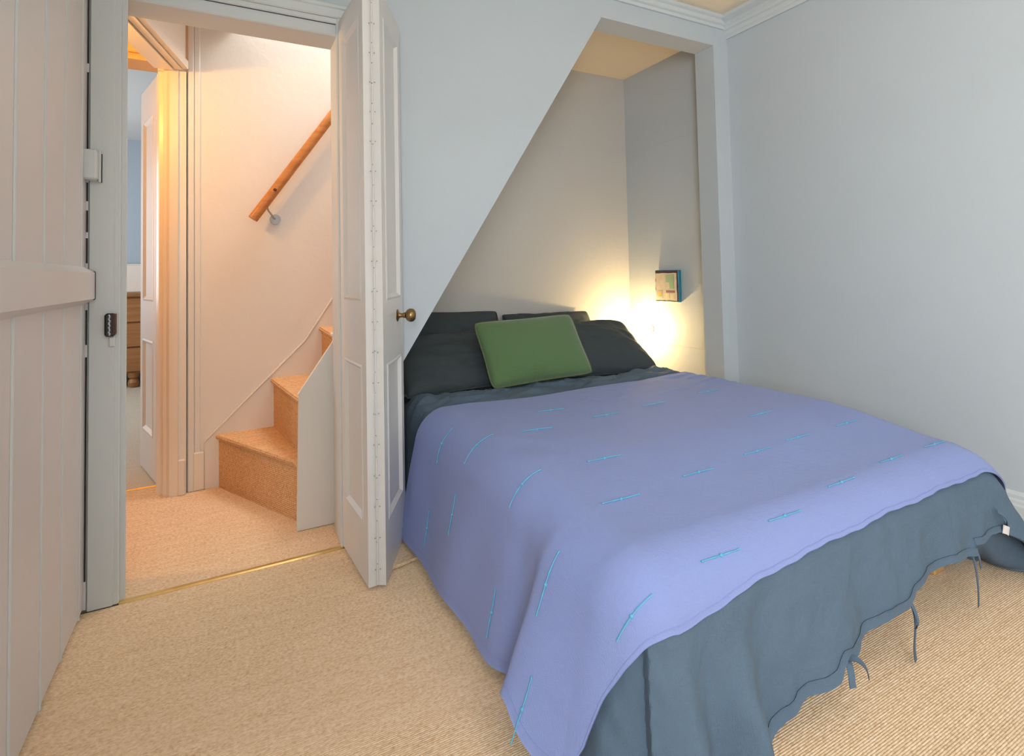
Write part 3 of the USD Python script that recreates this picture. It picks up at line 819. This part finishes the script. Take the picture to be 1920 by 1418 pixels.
def throw_surface(u, v, off=.010):
    Q, D = drape(u, v, off, throw_folds, zmin=.014)
    w = meshkit.fbm(np.stack([Q[..., 0] * 5, Q[..., 1] * 5, Q[..., 2] * 5], -1), 3, 21) - .5
    w2 = np.abs(meshkit.fbm(np.stack([u * 3.0 + v * 6, v * 14.0 - u * 4, 0 * u], -1), 2, 31) - .5)
    Q[..., 2] += np.exp(-(D / .15) ** 2) * (.012 * w + .010 + .022 * sstep(1.3, 2.0, u) * (.25 - w2) * sstep(1.5, 1.9, v))
    hs = np.clip((D - .12) / .3, 0, 1)
    Q[..., 0] -= np.where(u < CX0, hs * .016 * w, 0)
    return Q


PT = throw_surface(TU, tv)
t = thing('throw_blanket')
obj('cloth', solid(PT, .003), THROW, t, True)
tag(t, 'periwinkle blue woven throw with turquoise stitches spread over the bed', 'throw')
# stitched dashes, placed in the flat cloth (across, along)
DASH = [(0.504, 1.642), (0.38, 1.853), (0.712, 1.309), (0.979, 1.295), (0.879, 1.098), (1.18, 1.126), (0.618, 1.062), (0.389, 1.316), (0.687, 0.84), (0.957, 0.857),
        (1.213, 0.887), (0.40, 1.032), (1.792, 0.938), (2.048, 0.938), (1.503, 0.919), (1.681, 1.166), (1.959, 1.168), (1.469, 1.158), (1.759, 1.364), (0.665, 1.845),
        (0.719, 1.626), (1.124, 1.822), (1.269, 1.662), (1.536, 1.692), (0.935, 1.609), (1.87, 1.716)]
L = .12
for u, v in DASH:
    q = np.linspace(-.5, .5, 13) * L
    c = throw_surface(u + q, np.full(13, v) , .0122)
    r = np.where(np.arange(13) % 4 == 0, .0022, .0014)
    b = trimesh.creation.icosphere(1, .0042); b.apply_translation(c[6])
    obj('stitched_dash', cat(tube(c, r, 6), b), THREAD, t)
# rolled hem seams
for row in (PT[:, 3], PT[3]):
    obj('hem_seam', tube(row[::2] + np.array([0, 0, .0006]), .0012, 5), THROW, t, True)

# ------------------------------------------------------------------ pillows and cushion
def pillow_mesh(w, h, T, seed, wr=.02, n=46, pin=.06, flop=0.0):
    a = np.linspace(-1, 1, n); A, B = np.meshgrid(a, a, indexing='ij')
    cr_ = 1 - .055 * (A * B) ** 6
    X = A * w / 2 * (1 - pin * (1 - B ** 2)) * cr_; Y = B * h / 2 * (1 - pin * 1.3 * (1 - A ** 2)) * cr_
    prof = ((1 - A ** 4) * (1 - B ** 4)) ** .5 * (.72 + .28 * (1 - A ** 2) * (1 - B ** 2))
    def face(sgn, sd):
        q = np.stack([X / w * 5 + Y * 9, Y * 14, 0 * X + sgn], -1)
        nz = meshkit.fbm(q, 3, sd) - .5
        rid = np.abs(meshkit.fbm(np.stack([X * 9 + Y * 5, Y * 6 - X * 3, 0 * X], -1), 3, sd + 3) - .5)
        Z = T / 2 * prof + wr * (nz - rid * .9 + .2) * prof ** .6
        return np.stack([X, Y, sgn * Z + flop * (B ** 2)], -1)
    F, Bk = face(1, seed), face(-1, seed + 50)
    v = np.vstack([F.reshape(-1, 3), Bk.reshape(-1, 3)])
    i, j = np.meshgrid(np.arange(n - 1), np.arange(n - 1), indexing='ij')
    k0, k1, k2, k3 = (i * n + j).ravel(), ((i + 1) * n + j).ravel(), ((i + 1) * n + j + 1).ravel(), (i * n + j + 1).ravel()
    o = n * n
    f = np.vstack([np.stack([k0, k1, k2], 1), np.stack([k0, k2, k3], 1), np.stack([k0 + o, k2 + o, k1 + o], 1), np.stack([k0 + o, k3 + o, k2 + o], 1)])
    m = trimesh.Trimesh(v, f, process=False); m.merge_vertices(digits_vertex=6); return m


def outline(w, h, pin, n=40):
    a = np.linspace(-1, 1, n); o = np.ones(n)
    A = np.concatenate([a, o[1:], -a[1:], -o[1:]]); B = np.concatenate([-o, a[1:], o[1:], -a[1:]])
    cr_ = 1 - .055 * (A * B) ** 6
    return np.stack([A * w / 2 * (1 - pin * (1 - B ** 2)) * cr_, B * h / 2 * (1 - pin * 1.3 * (1 - A ** 2)) * cr_, 0 * A], 1)


def stand(m, pos, lean, yaw=0.0, roll=0.0):
    """local y up the leaning pillow, local z towards the room; lean = degrees from upright, backwards"""
    R = trimesh.transformations
    T = R.translation_matrix(pos) @ R.rotation_matrix(math.radians(yaw), (0, 0, 1)) @ R.rotation_matrix(math.radians(90 - lean), (1, 0, 0)) @ R.rotation_matrix(math.radians(roll), (0, 0, 1))
    m = m.copy(); m.apply_transform(T); return m

PIL = [('back left', .74, .40, .16, (1.13, 2.985, .640), 22, 0, -3, 1, 'dark slate pillow standing against the alcove wall, left'),
       ('back right', .68, .40, .16, (1.885, 2.985, .612), 36, 0, -1, 2, 'dark slate pillow standing against the alcove wall, right, behind the green cushion'),
       ('front left', .74, .48, .17, (1.08, 2.64, .585), 62, 0, 1, 3, 'dark slate pillow leaning in front on the left, beside the sloping wall'),
       ('front right', .78, .50, .19, (1.91, 2.665, .580), 58, -2, -4, 4, 'dark slate pillow leaning in front on the right, beside the green cushion')]
for nm, w, h_, T_, pos, lean, yaw, roll, sd, lab in PIL:
    t = thing('pillow')
    mm = stand(pillow_mesh(w, h_, T_, sd * 7, .042), pos, lean, yaw, roll)
    obj('pillow_cover', mm, PILLOWM, t, True)
    em = stand(trimesh.Trimesh(outline(w, h_, .06), [[0, 1, 2]], process=False), pos, lean, yaw, roll)
    obj('edge_seam', tube(em.vertices, .004, 6), PILLOWM, t, True)
    tag(t, lab, 'pillow')
t = thing('cushion')
cw, ch, cT = .605, .362, .13
cpos = (1.405, 2.425, .648); clean, cyaw, croll = 33, 0, 1.5
obj('cushion_cover', stand(pillow_mesh(cw, ch, cT, 91, .006, pin=.035), cpos, clean, cyaw, croll), GREEN, t, True)
lm = stand(trimesh.Trimesh(outline(cw, ch, .035), [[0, 1, 2]], process=False), cpos, clean, cyaw, croll)
obj('piping', tube(lm.vertices, .0045, 8), PIPING, t, True)
tag(t, 'green velvet cushion with piped edge propped on the dark pillows', 'cushion')

# ------------------------------------------------------------------ small things of the alcove
t = thing('picture')
pc = (2.611, 2.6105, .826)
obj('canvas', bx(2.6105, XR - .001, 2.6105, 2.824, .826, 1.038, .003), plain('canvas_teal', (0.02, 0.22, 0.34), 0.35), t)
def patch(name, ya, yb, za, zb, col, d, seed):
    """thin painted patch with an uneven outline; y runs from the viewer's right (2.6105) to left (2.824)"""
    r = np.random.default_rng(seed); pts = []
    cx, cz, w, h = (ya + yb) / 2, (za + zb) / 2, (yb - ya) / 2, (zb - za) / 2
    for i in range(32):
        a = i / 32 * 2 * math.pi; c, s = math.cos(a), math.sin(a); k = 1 / max(abs(c), abs(s))
        j = 1 - .045 * r.random()
        pts.append((cx + w * c * k * j, cz + h * s * k * j))
    return obj(name, prism_x(pts, 2.6105 - d, 2.6115), col, t)
dk = plain('paint_plum', (0.06, 0.03, 0.045), 0.4); crm = plain('paint_cream', (0.62, 0.56, 0.45), 0.45); gr = plain('paint_green', (0.33, 0.50, 0.30), 0.45)
pk = plain('paint_mauve', (0.30, 0.14, 0.17), 0.45); yl = plain('paint_yellow', (0.75, 0.46, 0.12), 0.45); gy = plain('paint_grey', (0.45, 0.50, 0.52), 0.45); pal = plain('paint_pale', (0.66, 0.62, 0.40), 0.45)
patch('painted_border', 2.6115, 2.823, .827, 1.037, dk, .0012, 1)
patch('painted_ground', 2.622, 2.819, .833, 1.020, crm, .0020, 2)
patch('painted_band', 2.640, 2.722, .888, .902, pk, .0027, 3)
patch('painted_green_patch', 2.648, 2.722, .955, 1.005, gr, .0027, 4)
patch('painted_green_patch', 2.650, 2.690, .912, .962, gr, .0029, 5)
patch('painted_square', 2.752, 2.808, .846, .905, gy, .0027, 6)
patch('painted_yellow_spot', 2.764, 2.794, .858, .896, yl, .0034, 7)
patch('painted_pale_square', 2.692, 2.730, .846, .884, pal, .0027, 8)
patch('painted_pale_square', 2.646, 2.686, .846, .884, pal, .0027, 9)
tag(t, 'small abstract canvas with teal sides hanging on the alcove wall', 'picture')

# frayed piece of sisal under the bed's left side
r = np.random.default_rng(3)
xs = np.linspace(.50, .92, 40)
edge = [(x, 1.925 + .012 * math.sin(x * 22) + .005 * (r.random() - .5)) for x in xs]
mat_ = cat(prism_z(edge + [(.92, 2.165), (.50, 2.165)], .008, .018), bx(.50, .92, 1.965, 2.165, .0, .009))
tag(obj('carpet_flap', mat_, SISAL), 'frayed raised edge of sisal between the folding door and the bed', 'carpet edge')

# small wall lamp whose bright bulb shows just above the pillow
t = thing('bedside_lamp', (2.556, 2.905, 0))
wp = trimesh.creation.cylinder(.026, .012, sections=32, transform=trimesh.transformations.rotation_matrix(math.pi / 2, (0, 1, 0)))
wp.apply_translation((XR - .0065 - 2.556, 0, .63))
obj('wall_plate', wp, STRING, t, 40)
obj('arm', tube([(XR - .012 - 2.556, 0, .63), (.045, 0, .63), (.022, 0, .63)], .009, 14), STRING, t, 40)
bl = trimesh.creation.icosphere(3, .026); bl.apply_translation((0, 0, .63))
BULB = M('lamp_bulb', {'e': ('emission', {'color': (1.0, 0.66, 0.27), 'strength': LAMP})}, [], 'e.emission')
obj('bulb', bl, BULB, t, True)
tag(t, 'small lit wall lamp glowing behind the right pillow in the corner of the alcove', 'lamp')
